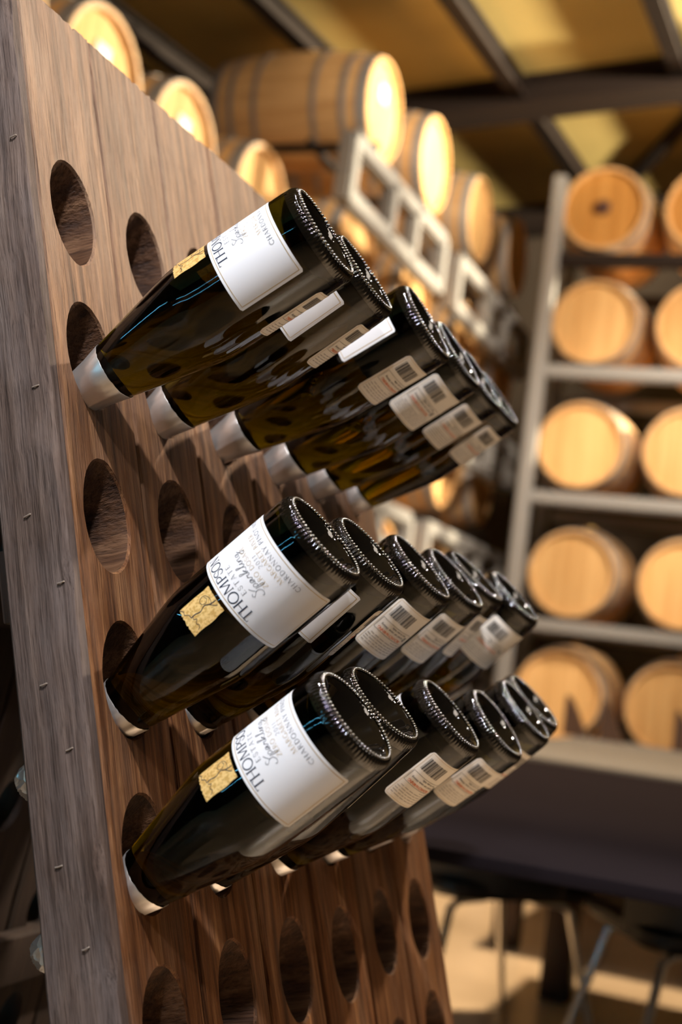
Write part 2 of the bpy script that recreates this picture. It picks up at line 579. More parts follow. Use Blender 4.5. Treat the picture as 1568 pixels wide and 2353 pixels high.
def stile_bm(u0, u1, seed):
    r = random.Random(seed)
    bm = bmesh.new()
    n = 90
    rings = []
    for k in range(n + 1):
        v = VBOT + (VTOP + 0.004 - VBOT) * k / n
        j = [r.uniform(-0.0011, 0.0011) for _ in range(8)]
        c = 0.003
        chip = 0.004 if r.random() < 0.12 else 0.0
        pts = [(u0, -TH + c), (u0 + c, -TH), (u1, -TH), (u1, 0.0008), (u0 + c + chip + j[0], 0.0008 + j[1] * .3), (u0 + j[2] * .5, -c - chip + j[3])]
        rings.append([bm.verts.new((x, v + (j[4] if k < n else j[5] * 3), z)) for x, z in pts])
    for a, b in zip(rings, rings[1:]):
        m_ = len(a)
        for k in range(m_):
            bm.faces.new((a[k], a[(k + 1) % m_], b[(k + 1) % m_], b[k]))
    bm.faces.new(rings[0]); bm.faces.new(rings[-1][::-1])
    return bm


stile = obj('side_board', stile_bm(-0.525 * P, -0.418 * P, 5), M['stile'])
stile['label'] = 'grey weathered side board with small staples'
put(stile, PM)
st2 = link(stile.copy()); put(st2, RM)
st2.data = stile.data.copy(); st2.data.materials.clear(); st2.data.materials.append(M['rear']); clip_rear(st2)
# staples in the side face (v in plank pitches, depth behind the front face in mm)
staple_me = None
for v, dn in ((0.86, 22), (-0.62, 50), (-1.38, 12), (-2.17, 32), (-2.62, 8), (-3.20, 33), (-3.60, 16), (-4.25, 36), (-4.72, 20), (0.30, 8)):
    if staple_me is None:
        bm = bmesh.new()
        tube(bm, [(-0.0, -0.003, 0.0), (-0.0008, -0.0028, 0), (-0.0012, 0, 0.0003), (-0.0008, 0.0028, 0), (0, 0.003, 0)], 0.0006, 6)
        o = obj('staple', bm, M['staple'])
        staple_me = o.data
    else:
        o = link(bpy.data.objects.new('staple', staple_me))
    o.parent = stile
    o.matrix_basis = Matrix.Translation((-0.525 * P - 0.0002, v * P, -dn / 1000)) @ Matrix.Rotation(1.45 + rnd.uniform(-0.15, 0.15), 4, 'X')
# battens across the inside of both panels
for mtx in (PM, RM):
    for v in (-2.45, -5.75, -9.9):
        bm = bmesh.new()
        box(bm, -0.40 * P, 5.5 * P, v * P - 0.03 - 0.012, v * P + 0.03 - 0.012, -TH - 0.016, -TH + 0.008, 0.002)
        o = obj('batten', bm, M['rear'])
        put(o, mtx)

# ---------------------------------------------------------------- the bottle (upright at the origin, front label towards +x)
RB = 0.0443


def cylmap(x, z, off):
    a = x / RB
    return ((RB + off) * math.cos(a), (RB + off) * math.sin(a), z)


def shoulder_r(z):
    prof = [(0.118, 0.0443), (0.128, 0.0434), (0.142, 0.0410), (0.160, 0.0372), (0.178, 0.0335), (0.196, 0.0297), (0.2145, 0.0258)]
    if z <= prof[0][0]: return RB
    for (a, ra), (b, rb) in zip(prof, prof[1:]):
        if z <= b: return ra + (rb - ra) * (z - a) / (b - a)
    return prof[-1][1]


def ribbon(bm, pts, wd, off, closed=False):
    """pts: (arc mm, height mm) along the label; flat ribbon following the glass"""
    pts = [Vector((x / 1000, z / 1000)) for x, z in pts]
    # subdivide long segments
    fine = [pts[0]]
    for a, b in zip(pts, pts[1:]):
        n = max(1, int((b - a).length / 0.004))
        for k in range(1, n + 1):
            fine.append(a + (b - a) * k / n)
    wd = wd / 2000
    L_ = []; R_ = []
    for i, p in enumerate(fine):
        if closed and i in (0, len(fine) - 1):
            d = (fine[1] - fine[0]).normalized() + (fine[-1] - fine[-2]).normalized()
        else:
            d = fine[min(i + 1, len(fine) - 1)] - fine[max(i - 1, 0)]
        if d.length < 1e-9: d = Vector((1, 0))
        d.normalize()
        n = Vector((-d.y, d.x)) * wd
        for lst, q in ((L_, p + n), (R_, p - n)):
            rr = shoulder_r(q.y) - RB
            a = q.x / RB
            lst.append(bm.verts.new(((RB + rr + off) * math.cos(a), (RB + rr + off) * math.sin(a), q.y)))
    for k in range(len(fine) - 1):
        bm.faces.new((R_[k], R_[k + 1], L_[k + 1], L_[k]))


def arc(cx, cy, rx, ry, a0, a1, n=14):
    return [(cx + rx * math.cos(math.radians(a0 + (a1 - a0) * k / n)), cy + ry * math.sin(math.radians(a0 + (a1 - a0) * k / n))) for k in range(n + 1)]


TK, TN = 0.115, 0.05


def sf(x, y, h=0.12):
    return ([(x - h, y), (x + h, y)], TN)


# capital letters with serifs: (advance, [(polyline, stroke width)])
GL = {
    'T': (0.95, [([(0.45, 0), (0.45, 0.98)], TK), ([(0.03, 0.97), (0.87, 0.97)], TN), ([(0.04, 0.8), (0.04, 0.97)], TN), ([(0.86, 0.8), (0.86, 0.97)], TN), sf(0.45, 0.02)]),
    'H': (1.05, [([(0.18, 0), (0.18, 1)], TK), ([(0.82, 0), (0.82, 1)], TK), ([(0.18, 0.52), (0.82, 0.52)], TN), sf(0.18, 0.02), sf(0.18, 0.98), sf(0.82, 0.02), sf(0.82, 0.98)]),
    'O': (1.12, [(arc(0.52, 0.5, 0.44, 0.49, 70, 290), 0.10), (arc(0.52, 0.5, 0.44, 0.49, -70, 70), 0.10), (arc(0.52, 0.5, 0.44, 0.49, 68, 112, 5), TN), (arc(0.52, 0.5, 0.44, 0.49, 248, 292, 5), TN)]),
    'M': (1.30, [([(0.16, 0), (0.2, 1)], TN), ([(0.2, 1), (0.6, 0.08)], TK), ([(0.6, 0.08), (1.0, 1)], TN), ([(1.04, 0), (1.0, 1)], TK), sf(0.16, 0.02, 0.1), sf(1.04, 0.02)]),
    'P': (0.82, [([(0.2, 0), (0.2, 1)], TK), ([(0.2, 0.97), (0.42, 0.97)] + arc(0.42, 0.72, 0.28, 0.25, 90, -90, 10) + [(0.2, 0.47)], 0.075), sf(0.2, 0.02)]),
    'S': (0.76, [(arc(0.36, 0.74, 0.24, 0.23, 20, 240, 12) + [(0.36, 0.5)] + arc(0.36, 0.26, 0.26, 0.24, 60, -160, 12), 0.08), ([(0.6, 0.68), (0.6, 0.9)], TN), ([(0.1, 0.12), (0.1, 0.36)], TN)]),
    'N': (1.10, [([(0.18, 0), (0.18, 1)], TN), ([(0.18, 0.98), (0.85, 0.04)], TK), ([(0.85, 0), (0.85, 1)], TN), sf(0.18, 0.02), sf(0.85, 0.98)]),
    'E': (0.80, [([(0.2, 0), (0.2, 1)], TK), ([(0.1, 0.97), (0.66, 0.97)], TN), ([(0.2, 0.52), (0.55, 0.52)], TN), ([(0.1, 0.03), (0.7, 0.03)], TN), ([(0.7, 0.03), (0.7, 0.2)], TN), ([(0.66, 0.82), (0.66, 0.97)], TN)]),
    'A': (1.0, [([(0.08, 0), (0.46, 1)], TN), ([(0.46, 1), (0.86, 0)], TK), ([(0.2, 0.34), (0.72, 0.34)], TN), sf(0.08, 0.02, 0.09), sf(0.86, 0.02, 0.1)]),
    'Z': (0.86, [([(0.1, 0.97), (0.72, 0.97)], TN), ([(0.72, 0.97), (0.1, 0.03)], TK), ([(0.1, 0.03), (0.74, 0.03)], TN), ([(0.74, 0.03), (0.74, 0.2)], TN)]),
    'R': (0.94, [([(0.2, 0), (0.2, 1)], TK), ([(0.2, 0.97), (0.4, 0.97)] + arc(0.4, 0.74, 0.26, 0.23, 90, -90, 10) + [(0.2, 0.51)], 0.075), ([(0.42, 0.5), (0.82, 0.02)], TK), sf(0.2, 0.02)]),
    'D': (1.05, [([(0.2, 0), (0.2, 1)], TK), ([(0.2, 0.97), (0.42, 0.97)] + arc(0.42, 0.5, 0.46, 0.47, 90, -90, 14) + [(0.2, 0.03)], 0.08)]),
    'G': (1.05, [(arc(0.54, 0.5, 0.44, 0.48, 40, 330, 16), 0.09), ([(0.86, 0.05), (0.86, 0.42)], TK), sf(0.84, 0.42)]),
    'C': (0.98, [(arc(0.54, 0.5, 0.44, 0.48, 42, 318, 16), 0.09), ([(0.88, 0.72), (0.88, 0.94)], TN)]),
    'Y': (0.95, [([(0.06, 1), (0.46, 0.48)], TK), ([(0.84, 1), (0.46, 0.48)], TN), ([(0.46, 0.48), (0.46, 0)], TK), sf(0.46, 0.02), sf(0.06, 0.98, 0.09), sf(0.84, 0.98, 0.09)]),
    'I': (0.44, [([(0.2, 0), (0.2, 1)], TK), sf(0.2, 0.02), sf(0.2, 0.98)]),
    'V': (0.98, [([(0.06, 1), (0.46, 0.02)], TK), ([(0.46, 0.02), (0.84, 1)], TN), sf(0.06, 0.98, 0.09), sf(0.84, 0.98, 0.09)]),
    'W': (1.35, [([(0.06, 1), (0.36, 0.02)], TK), ([(0.36, 0.02), (0.64, 0.9)], TN), ([(0.64, 0.9), (0.94, 0.02)], TK), ([(0.94, 0.02), (1.24, 1)], TN)]),
    '2': (0.68, [(arc(0.32, 0.72, 0.24, 0.25, 160, -30, 10) + [(0.08, 0.03), (0.6, 0.03)], 0.08)]),
    '0': (0.72, [(arc(0.34, 0.5, 0.27, 0.48, 0, 360, 20), 0.08)]),
    '1': (0.5, [([(0.1, 0.8), (0.28, 0.98), (0.28, 0)], 0.09)]),
    ' ': (0.5, []),
    # plain lower case for the small print
    'a': (0.62, [(arc(0.28, 0.26, 0.2, 0.26, 0, 360, 10), .1), ([(0.48, 0), (0.48, 0.55)], .1)]),
    'l': (0.28, [([(0.14, 0), (0.14, 1)], .1)]), 'i': (0.28, [([(0.14, 0), (0.14, 0.55)], .1), ([(0.14, .75), (0.14, .85)], .1)]),
    'c': (0.56, [(arc(0.3, 0.27, 0.22, 0.27, 50, 310, 10), .1)]), 'o': (0.62, [(arc(0.3, 0.27, 0.22, 0.27, 0, 360, 12), .1)]),
    'h': (0.62, [([(0.12, 0), (0.12, 1)], .1), ([(0.12, .4)] + arc(0.3, 0.35, 0.18, 0.2, 150, 0, 6) + [(0.48, 0)], .1)]),
    'n': (0.62, [([(0.12, 0), (0.12, .55)], .1), ([(0.12, .4)] + arc(0.3, 0.35, 0.18, 0.2, 150, 0, 6) + [(0.48, 0)], .1)]),
    'u': (0.62, [([(0.12, .55), (0.12, .2)] + arc(0.3, 0.2, 0.18, 0.2, 180, 360, 6), .1), ([(0.48, 0), (0.48, .55)], .1)]),
    's': (0.5, [([(0.4, .5), (.2, .55), (.1, .42), (.25, .3), (.4, .15), (.3, 0), (.08, .05)], .1)]),
    'e': (0.6, [([(0.1, .28), (.5, .28)] + arc(0.3, 0.28, 0.2, 0.27, 0, 310, 10), .1)]),
    'f': (0.4, [([(0.15, 0), (0.15, .85), (.35, 1)], .1), ([(0, .55), (.34, .55)], .1)]),
    'g': (0.62, [(arc(0.28, 0.28, 0.2, 0.26, 0, 360, 10), .1), ([(0.48, .55), (0.48, -.15), (.3, -.28), (.1, -.2)], .1)]),
    'r': (0.4, [([(0.12, 0), (0.12, .55)], .1), ([(.12, .35), (.36, .55)], .1)]),
    'm': (0.9, [([(0.12, 0), (0.12, .55)], .1), ([(.12, .5), (.4, .5), (.44, 0)], .1), ([(.44, .5), (.74, .5), (.76, 0)], .1)]),
    't': (0.4, [([(0.16, .85), (.16, .08), (.34, 0)], .1), ([(0, .55), (.34, .55)], .1)]),
    'y': (0.56, [([(0.06, .55), (.28, 0)], .1), ([(.5, .55), (.2, -.28)], .1)]),
    'b': (0.62, [([(0.12, 0), (0.12, 1)], .1), (arc(0.32, 0.27, 0.2, 0.27, 0, 360, 10), .1)]),
}


def write(bm, text, x_mid, z0, h, width=None, off=0.0006, weight=1.0, x_left=None):
    """text centred on arc position x_mid (mm), baseline z0, capital height h"""
    adv = sum(GL[c][0] for c in text)
    sp = 0.0
    if width is not None:
        sp = (width / h - adv) / max(1, len(text) - 1)
    tot = adv + sp * (len(text) - 1)
    x = (x_mid - tot * h / 2) if x_left is None else x_left
    for c in text:
        a, st = GL[c]
        for pl, wd in st:
            ribbon(bm, [(x + px * h, z0 + py * h) for px, py in pl], max(wd * h * weight, 0.14), off)
        x += (a + sp) * h


def smooth_path(pts, n=5):
    out = []
    for i in range(len(pts) - 1):
        p0 = pts[max(i - 1, 0)]; p1 = pts[i]; p2 = pts[i + 1]; p3 = pts[min(i + 2, len(pts) - 1)]
        for k in range(n):
            t = k / n
            out.append(tuple(0.5 * (2 * b + (c - a) * t + (2 * a - 5 * b + 4 * c - d) * t * t + (3 * b - a - 3 * c + d) * t ** 3) for a, b, c, d in zip(p0, p1, p2, p3)))
    out.append(pts[-1])
    return out


def cyl_patch(bm, a0, a1, z0, z1, off, na=48, nz=2, corner=0.0, both=True):
    """patch of paper on the glass; rounded corners of radius `corner` (m)"""
    cols = []
    for k in range(na + 1):
        a = a0 + (a1 - a0) * k / na
        d = min(k / na, 1 - k / na) * abs(a1 - a0) * RB
        cut = 0
        if d < corner:
            cut = corner - math.sqrt(max(0, corner ** 2 - (corner - d) ** 2))
        zs = [z0 + cut + (z1 - z0 - 2 * cut) * j / nz for j in range(nz + 1)]
        cols.append([bm.verts.new(((RB + off) * math.cos(a), (RB + off) * math.sin(a), z)) for z in zs])
    for a, b in zip(cols, cols[1:]):
        for j in range(nz):
            bm.faces.new((a[j], b[j], b[j + 1], a[j + 1]))


def make_bottle():
    root = empty('wine_bottle')
    # glass body
    prof = [(0.001, 0.030), (0.010, 0.029), (0.020, 0.0245), (0.028, 0.016), (0.0335, 0.0065), (0.0355, 0.0030), (0.0372, 0.0012), (0.0386, 0.0008), (0.0402, 0.0012), (0.0418, 0.0028), (0.0432, 0.0058), (0.0440, 0.0090), (RB, 0.0130), (RB, 0.03), (RB, 0.07), (RB, 0.105), (RB, 0.118),
            (0.0440, 0.123), (0.0432, 0.130), (0.0410, 0.142), (0.0372, 0.160), (0.0335, 0.178), (0.0297, 0.196), (0.0256, 0.2145),
            (0.0215, 0.232), (0.0178, 0.250), (0.0155, 0.266), (0.0145, 0.290), (0.0145, 0.300)]
    bm = lathe(bmesh.new(), prof, 96)
    obj('glass_body', bm, M['glass'], root, True, angle=1.2)
    # thick dark foot: punt, and ribs running off the crest outwards
    NB = 74
    prof = [(0.0008, 0.0285), (0.009, 0.0275), (0.018, 0.0240), (0.026, 0.0160), (0.0325, 0.0062), (0.0358, 0.0022), (0.0386, 0.0004),
            (0.0402, 0.0008), (0.0412, 0.0016), (0.0422, 0.0030), (0.0431, 0.0050), (0.0437, 0.0070), (0.0440, 0.0086), (0.0442, 0.0112)]
    am = [0] * 6 + [.5, 1, 1, 1, .9, .5, 0, 0]

    def rip(i, a):
        s = max(0.0, math.cos(NB * a) * 0.5 + 0.5) ** 0.7
        q_ = 0.0007 * am[i] * (s - 0.35)
        return (q_ * 0.75 + 0.00015 * (am[i] > 0), -q_ * 0.7)
    bm = lathe(bmesh.new(), prof, NB * 8, 'z', False, False, rip)
    obj('foot', bm, M['rim'], root, True, angle=1.5)
    # row of glass beads on the crest
    bm = bmesh.new()
    rb_ = 0.00135
    for k in range(NB):
        a = 2 * PI * k / NB
        c_ = Vector((0.0386 * math.cos(a), 0.0386 * math.sin(a), 0.0002))
        er = Vector((math.cos(a), math.sin(a), 0)); et = Vector((-math.sin(a), math.cos(a), 0)); ez = Vector((0, 0, -1))
        rings = []
        for t in (0, 28, 56, 82):
            rr_ = rb_ * math.cos(math.radians(t)); hh = rb_ * math.sin(math.radians(t))
            rings.append([bm.verts.new(c_ + er * rr_ * math.cos(PI * j / 5) + et * rr_ * math.sin(PI * j / 5) + ez * hh) for j in range(10)])
        for q0, q1 in zip(rings, rings[1:]):
            for j in range(10):
                bm.faces.new((q0[j], q0[(j + 1) % 10], q1[(j + 1) % 10], q1[j]))
        bm.faces.new(rings[-1])
    obj('bead_ring', bm, M['bead'], root, True, angle=2.5, kind='stuff')
    # foil
    fo = 0.0005
    prof = [(0.0256 + fo, 0.2143), (0.0256 + fo + .0002, 0.2148), (0.0215 + fo, 0.232), (0.0182 + fo, 0.250), (0.0164, 0.266), (0.0158, 0.285), (0.0160, 0.296), (0.0172, 0.300), (0.0172, 0.305),
            (0.0166, 0.309), (0.0170, 0.316), (0.0168, 0.323), (0.0150, 0.3285), (0.0110, 0.332), (0.0055, 0.3336), (0.0008, 0.334)]
    rr = random.Random(3)
    cr = [[rr.uniform(-1, 1) for _ in range(72)] for _ in prof]

    def rip2(i, a):
        k = int(round(a / (2 * PI) * 72)) % 72
        fold = 0.0006 if k in (50, 51) and i < 7 else 0
        return (cr[i][k] * (0.00004 if i < 5 else 0.0005) + fold, cr[i][k] * (0.0003 if i < 2 else 0.0002))
    bm = lathe(bmesh.new(), prof, 72, 'z', False, True, rip2)
    obj('foil', bm, M['foil'], root, True, angle=1.2)
    # front label
    H = PI / 2 * 0.995
    bm = bmesh.new(); cyl_patch(bm, -H, H, 0.026, 0.086, 0.0003, 64, 2, 0.0012)
    fl = obj('front_label', bm, M['paper'], root)
    fl['label'] = 'white front label with thin gold border and lettering'
    W = RB * H * 1000
    bm = bmesh.new()
    ribbon(bm, [(-W + 3, 28.6), (W - 3, 28.6), (W - 3, 83.4), (-W + 3, 83.4), (-W + 3, 28.6)], 0.45, 0.0005)
    obj('gold_border', bm, M['goldink'], fl)
    bm = bmesh.new()
    write(bm, 'THOMPSON', 4.0, 72.8, 9.0, 68, weight=0.9)
    obj('name_lettering', bm, M['navy'], fl)
    bm = bmesh.new()
    write(bm, 'ESTATE', 1.3, 66.2, 4.3, 29, weight=0.75)
    spk = [
        [(3.4, 9.2), (2.6, 10.4), (1.2, 9.6), (1.4, 8.0), (3.0, 5.2), (2.8, 1.6), (0.8, -0.4), (-1.4, 0.6), (-1.0, 2.6)],
        [(3.0, 5.0), (5.0, 7.6), (7.0, 9.6)],
        [(4.6, 3.8), (3.6, -5.0), (4.8, -4.0), (5.4, 2.6), (6.8, 4.0), (7.4, 2.0), (6.2, 0.0), (5.0, 0.6)],
        [(7.4, 1.0), (8.4, 0.4), (10.6, 3.8), (9.0, 3.6), (8.4, 1.2), (9.4, 0.0), (10.8, 3.4), (10.6, 0.6), (11.6, 0.4)],
        [(11.6, 0.4), (13.0, 4.0), (13.2, 3.0), (14.4, 3.6), (14.0, 0.8), (15.0, 0.2)],
        [(15.0, 0.2), (17.6, 8.0), (16.6, 8.6), (16.0, 0.2), (17.2, 3.0), (18.6, 3.8), (17.0, 1.8), (19.0, 0.0), (20.0, 1.0)],
        [(20.0, 1.0), (22.4, 8.2), (21.4, 8.4), (20.8, 1.0), (21.8, 0.0), (23.0, 2.0), (23.6, 4.0), (23.2, 0.6), (24.4, 0.2), (25.4, 3.8), (25.0, 0.2), (26.0, 3.0), (27.4, 4.0), (27.4, 0.6), (28.4, 0.2)],
        [(31.6, 3.4), (30.0, 3.6), (29.2, 1.2), (30.2, 0.0), (31.6, 3.2), (31.0, -4.0), (29.6, -5.6), (28.6, -4.0), (31.2, -1.0), (33.6, 1.4)],
        [(23.6, 5.6), (23.9, 6.0)],
    ]
    for pl in spk:
        ribbon(bm, [(x * 1.25 - 20.5, 55.6 + y * 0.86) for x, y in smooth_path(pl, 4)], 0.34, 0.0006)
    write(bm, '2011', 0.5, 43.8, 3.7, 12, weight=0.7)
    write(bm, 'CHARDONNAY PINOT NOIR', 5.0, 33.2, 4.0, 87, weight=0.85)
    obj('grey_lettering', bm, M['greyink'], fl)
    bm = bmesh.new()
    write(bm, 'ZERO DOSAGE', 1.0, 49.8, 4.0, 42, weight=0.6)
    write(bm, 'MARGARET RIVER', 1.0, 38.8, 4.0, 52, weight=0.65)
    obj('gold_lettering', bm, M['goldink'], fl)
    # torn square of gold leaf with a line-drawn vine
    bm = bmesh.new()
    n = 22
    re = random.Random(11)
    hw, z0, z1 = 12.6, 89.2, 120.5
    cols = []
    for k in range(n + 1):
        x = -hw + 2 * hw * k / n
        za = z0 + re.uniform(-0.25, 0.25); zb = z1 + re.uniform(-0.9, 0.3)
        col = []
        for j in range(7):
            z = za + (zb - za) * j / 6
            xx = x
            if k == 0: xx += re.choice((0, 0.3, -0.9, 0.6, -0.2))
            if k == n: xx += re.uniform(-0.35, 0.35)
            r_ = shoulder_r(z / 1000) + 0.0004
            a = xx / 1000 / RB
            col.append(bm.verts.new((r_ * math.cos(a), r_ * math.sin(a), z / 1000)))
        cols.append(col)
    for a, b in zip(cols, cols[1:]):
        for j in range(6):
            bm.faces.new((a[j], b[j], b[j + 1], a[j + 1]))
    em = obj('gold_emblem', bm, M['gold'], root)
    em['label'] = 'torn gold leaf square with a thin dark vine drawing'
    bm = bmesh.new()
    for pl, wd in (([(-1.5, 89.5), (-1.0, 95), (1.2, 100), (-0.6, 105), (0.6, 110), (0.2, 114)], 0.6),
                   ([(0.2, 114), (3.5, 114.5), (6, 117.5), (9, 117), (11.8, 119.6)], 0.4),
                   ([(0.4, 112), (-2.0, 113), (-3.4, 110.5), (-5.6, 113), (-8.4, 111.6), (-10.6, 114.4)], 0.4),
                   ([(-1.0, 94), (2.5, 93), (6.6, 94.5), (8.4, 98), (6.8, 101.4), (3.2, 101.0), (2.2, 97.4), (4.6, 95.4), (6.8, 96.6)], 0.32),
                   ([(-0.8, 95.6), (-4, 93.0), (-5.4, 90.6)], 0.4)):
        ribbon(bm, smooth_path(pl, 4), wd, 0.0007)
    obj('vine_drawing', bm, M['navy'], em)
    # back label
    A0, A1 = PI - math.radians(56.5), PI + math.radians(56.5)
    bm = bmesh.new(); cyl_patch(bm, A0, A1, 0.026, 0.0868, 0.0003, 56, 2, 0.004)
    bl = obj('back_label', bm, M['backpaper'], root)
    bl['label'] = 'cream back label with barcode and orange warning line'
    xm = PI * RB * 1000
    bm = bmesh.new()
    WB = math.radians(56.5) * RB * 1000
    ribbon(bm, [(xm - WB + 2, 27.6), (xm + WB - 2, 27.6), (xm + WB - 2, 85), (xm - WB + 2, 85), (xm - WB + 2, 27.6)], 0.3, 0.0005)
    obj('gold_border', bm, M['goldink'], bl)
    bm = bmesh.new()
    x = xm + 13.0
    rb = random.Random(5)
    while x < xm + 39:
        wd = rb.choice((0.35, 0.35, 0.7, 1.05))
        ribbon(bm, [(x + wd / 2, 32.2), (x + wd / 2, 46.5)], wd, 0.0006)
        x += wd + rb.choice((0.4, 0.4, 0.75, 1.0))
    write(bm, 'Alcohol can cause lifelong', xm + 20, 56.4, 2.3, 34, weight=1.3)
    write(bm, 'harm to your baby', xm + 14, 52.9, 2.3, None, weight=1.3)
    ribbon(bm, arc(xm - 0.5, 57.6, 2.0, 2.6, 0, 360, 14), 0.5, 0.0006)
    ribbon(bm, [(xm - 1.2, 55.4), (xm + 0.2, 59.6)], 1.4, 0.0006)
    ribbon(bm, [(xm - 4, 51.2), (xm + 40.5, 51.2), (xm + 40.5, 64.4), (xm - 4, 64.4), (xm - 4, 51.2)], 0.35, 0.0005)
    obj('barcode', bm, M['blackink'], bl)
    bm = bmesh.new()
    write(bm, 'PREGNANCY WARNING', xm + 20, 60.4, 2.9, 35, weight=1.5)
    obj('warning_lettering', bm, M['orange'], bl)
    bm = bmesh.new()
    for row, z in enumerate((81, 78.2, 75.4, 72.6, 69.8, 67.0)):
        x = xm - 40
        end = xm + (40 if row != 5 else 12)
        while x < end - 2:
            wl = rb.uniform(3, 9)
            ribbon(bm, [(x, z), (min(x + wl, end), z)], 0.75, 0.0005)
            x += wl + 1.2
    for z in (60, 56.5, 53, 46, 42.5, 39, 35.5):
        x = xm - 40
        while x < xm - 10:
            wl = rb.uniform(3, 8)
            ribbon(bm, [(x, z), (min(x + wl, xm - 8), z)], 0.7, 0.0005)
            x += wl + 1.2
    obj('small_print', bm, M['smallink'], bl)
    return root


BOT = [[-0.0013, -0.2469, 1.3821, -0.7633, 0.3661, 0.5322, -0.0138, 0.8144, -0.5801], [0.1262, -0.2351, 1.388, -0.6595, 0.4544, 0.5988, -0.0121, 0.7901, -0.6129], [0.2595, -0.2534, 1.3806, -0.2184, 0.5419, 0.8116, -0.0068, 0.8308, -0.5565], [0.3924, -0.2482, 1.3822, 0.1394, 0.5719, 0.8084, 0.0008, 0.8163, -0.5776], [0.523, -0.2383, 1.3856, -0.0602, 0.5873, 0.8071, 0.0026, 0.8087, -0.5883], [0.6498, -0.2271, 1.3902, -0.2021, 0.6064, 0.769, 0.0153, 0.7871, -0.6166],
       [0.0024, -0.28, 1.1364, -0.996, 0.0511, 0.0728, -0.0155, 0.7063, -0.7077], [0.128, -0.2741, 1.1373, -0.7658, 0.4712, 0.4376, 0.016, 0.6943, -0.7195], [0.2626, -0.2774, 1.1393, 0.1028, 0.7134, 0.6932, -0.0031, 0.6971, -0.7169], [0.3845, -0.2775, 1.14, -0.067, 0.7152, 0.6957, 0.0369, 0.6986, -0.7146], [0.5207, -0.2612, 1.1541, -0.4657, 0.6853, 0.56, 0.0065, 0.6354, -0.7722], [0.6509, -0.2769, 1.1431, 0.3499, 0.6772, 0.6473, 0.0148, 0.6869, -0.7266],
       [-0.0111, -0.3293, 1.0028, -0.8865, 0.3205, 0.3338, 0.0023, 0.7244, -0.6894], [0.1227, -0.3049, 1.0103, -0.877, 0.3693, 0.3073, 0.0201, 0.6673, -0.7446], [0.2677, -0.3231, 1.0036, 0.0474, 0.7015, 0.7111, -0.0262, 0.7126, -0.7011], [0.3923, -0.3376, 0.9969, 0.0536, 0.6603, 0.7491, 0.0027, 0.7501, -0.6614], [0.526, -0.3347, 1.0105, -0.2625, 0.6701, 0.6943, -0.0075, 0.7181, -0.6959], [0.6517, -0.3154, 1.0197, -0.6378, 0.5761, 0.5112, 0.0108, 0.6703, -0.742]]
ORD = ['first', 'second', 'third', 'fourth', 'fifth', 'sixth']
ROWN = ['top', 'middle', 'lowest']
SHOW = {(0, 0): 'front label half turned', (1, 0): 'gold square in view', (2, 0): 'gold square in view'}
proto = make_bottle()
for i, b in enumerate(BOT):
    row, c = divmod(i, 6)
    o = proto if i == 0 else copy_tree(proto)
    Z = Vector(b[6:9]).normalized()
    X = Vector(b[3:6]); X = (X - Z * X.dot(Z)).normalized()
    Yv = Z.cross(X)
    m4 = Matrix((X, Yv, Z)).transposed().to_4x4()
    m4.translation = Vector(b[0:3])
    o.matrix_world = m4
    extra = SHOW.get((row, c), 'barcode label below' if c > 1 else 'mostly hidden')
    tag(o, 'dark wine bottle, %s from grey side board in %s bottle row, %s' % (ORD[c], ROWN[row], extra), 'bottle', 'wine bottles in the riddling rack')


# ---------------------------------------------------------------- barrels
def barrel_r(t, rb, rh):
    return rh + (rb - rh) * (1 - (2 * t - 1) ** 2) ** 0.85


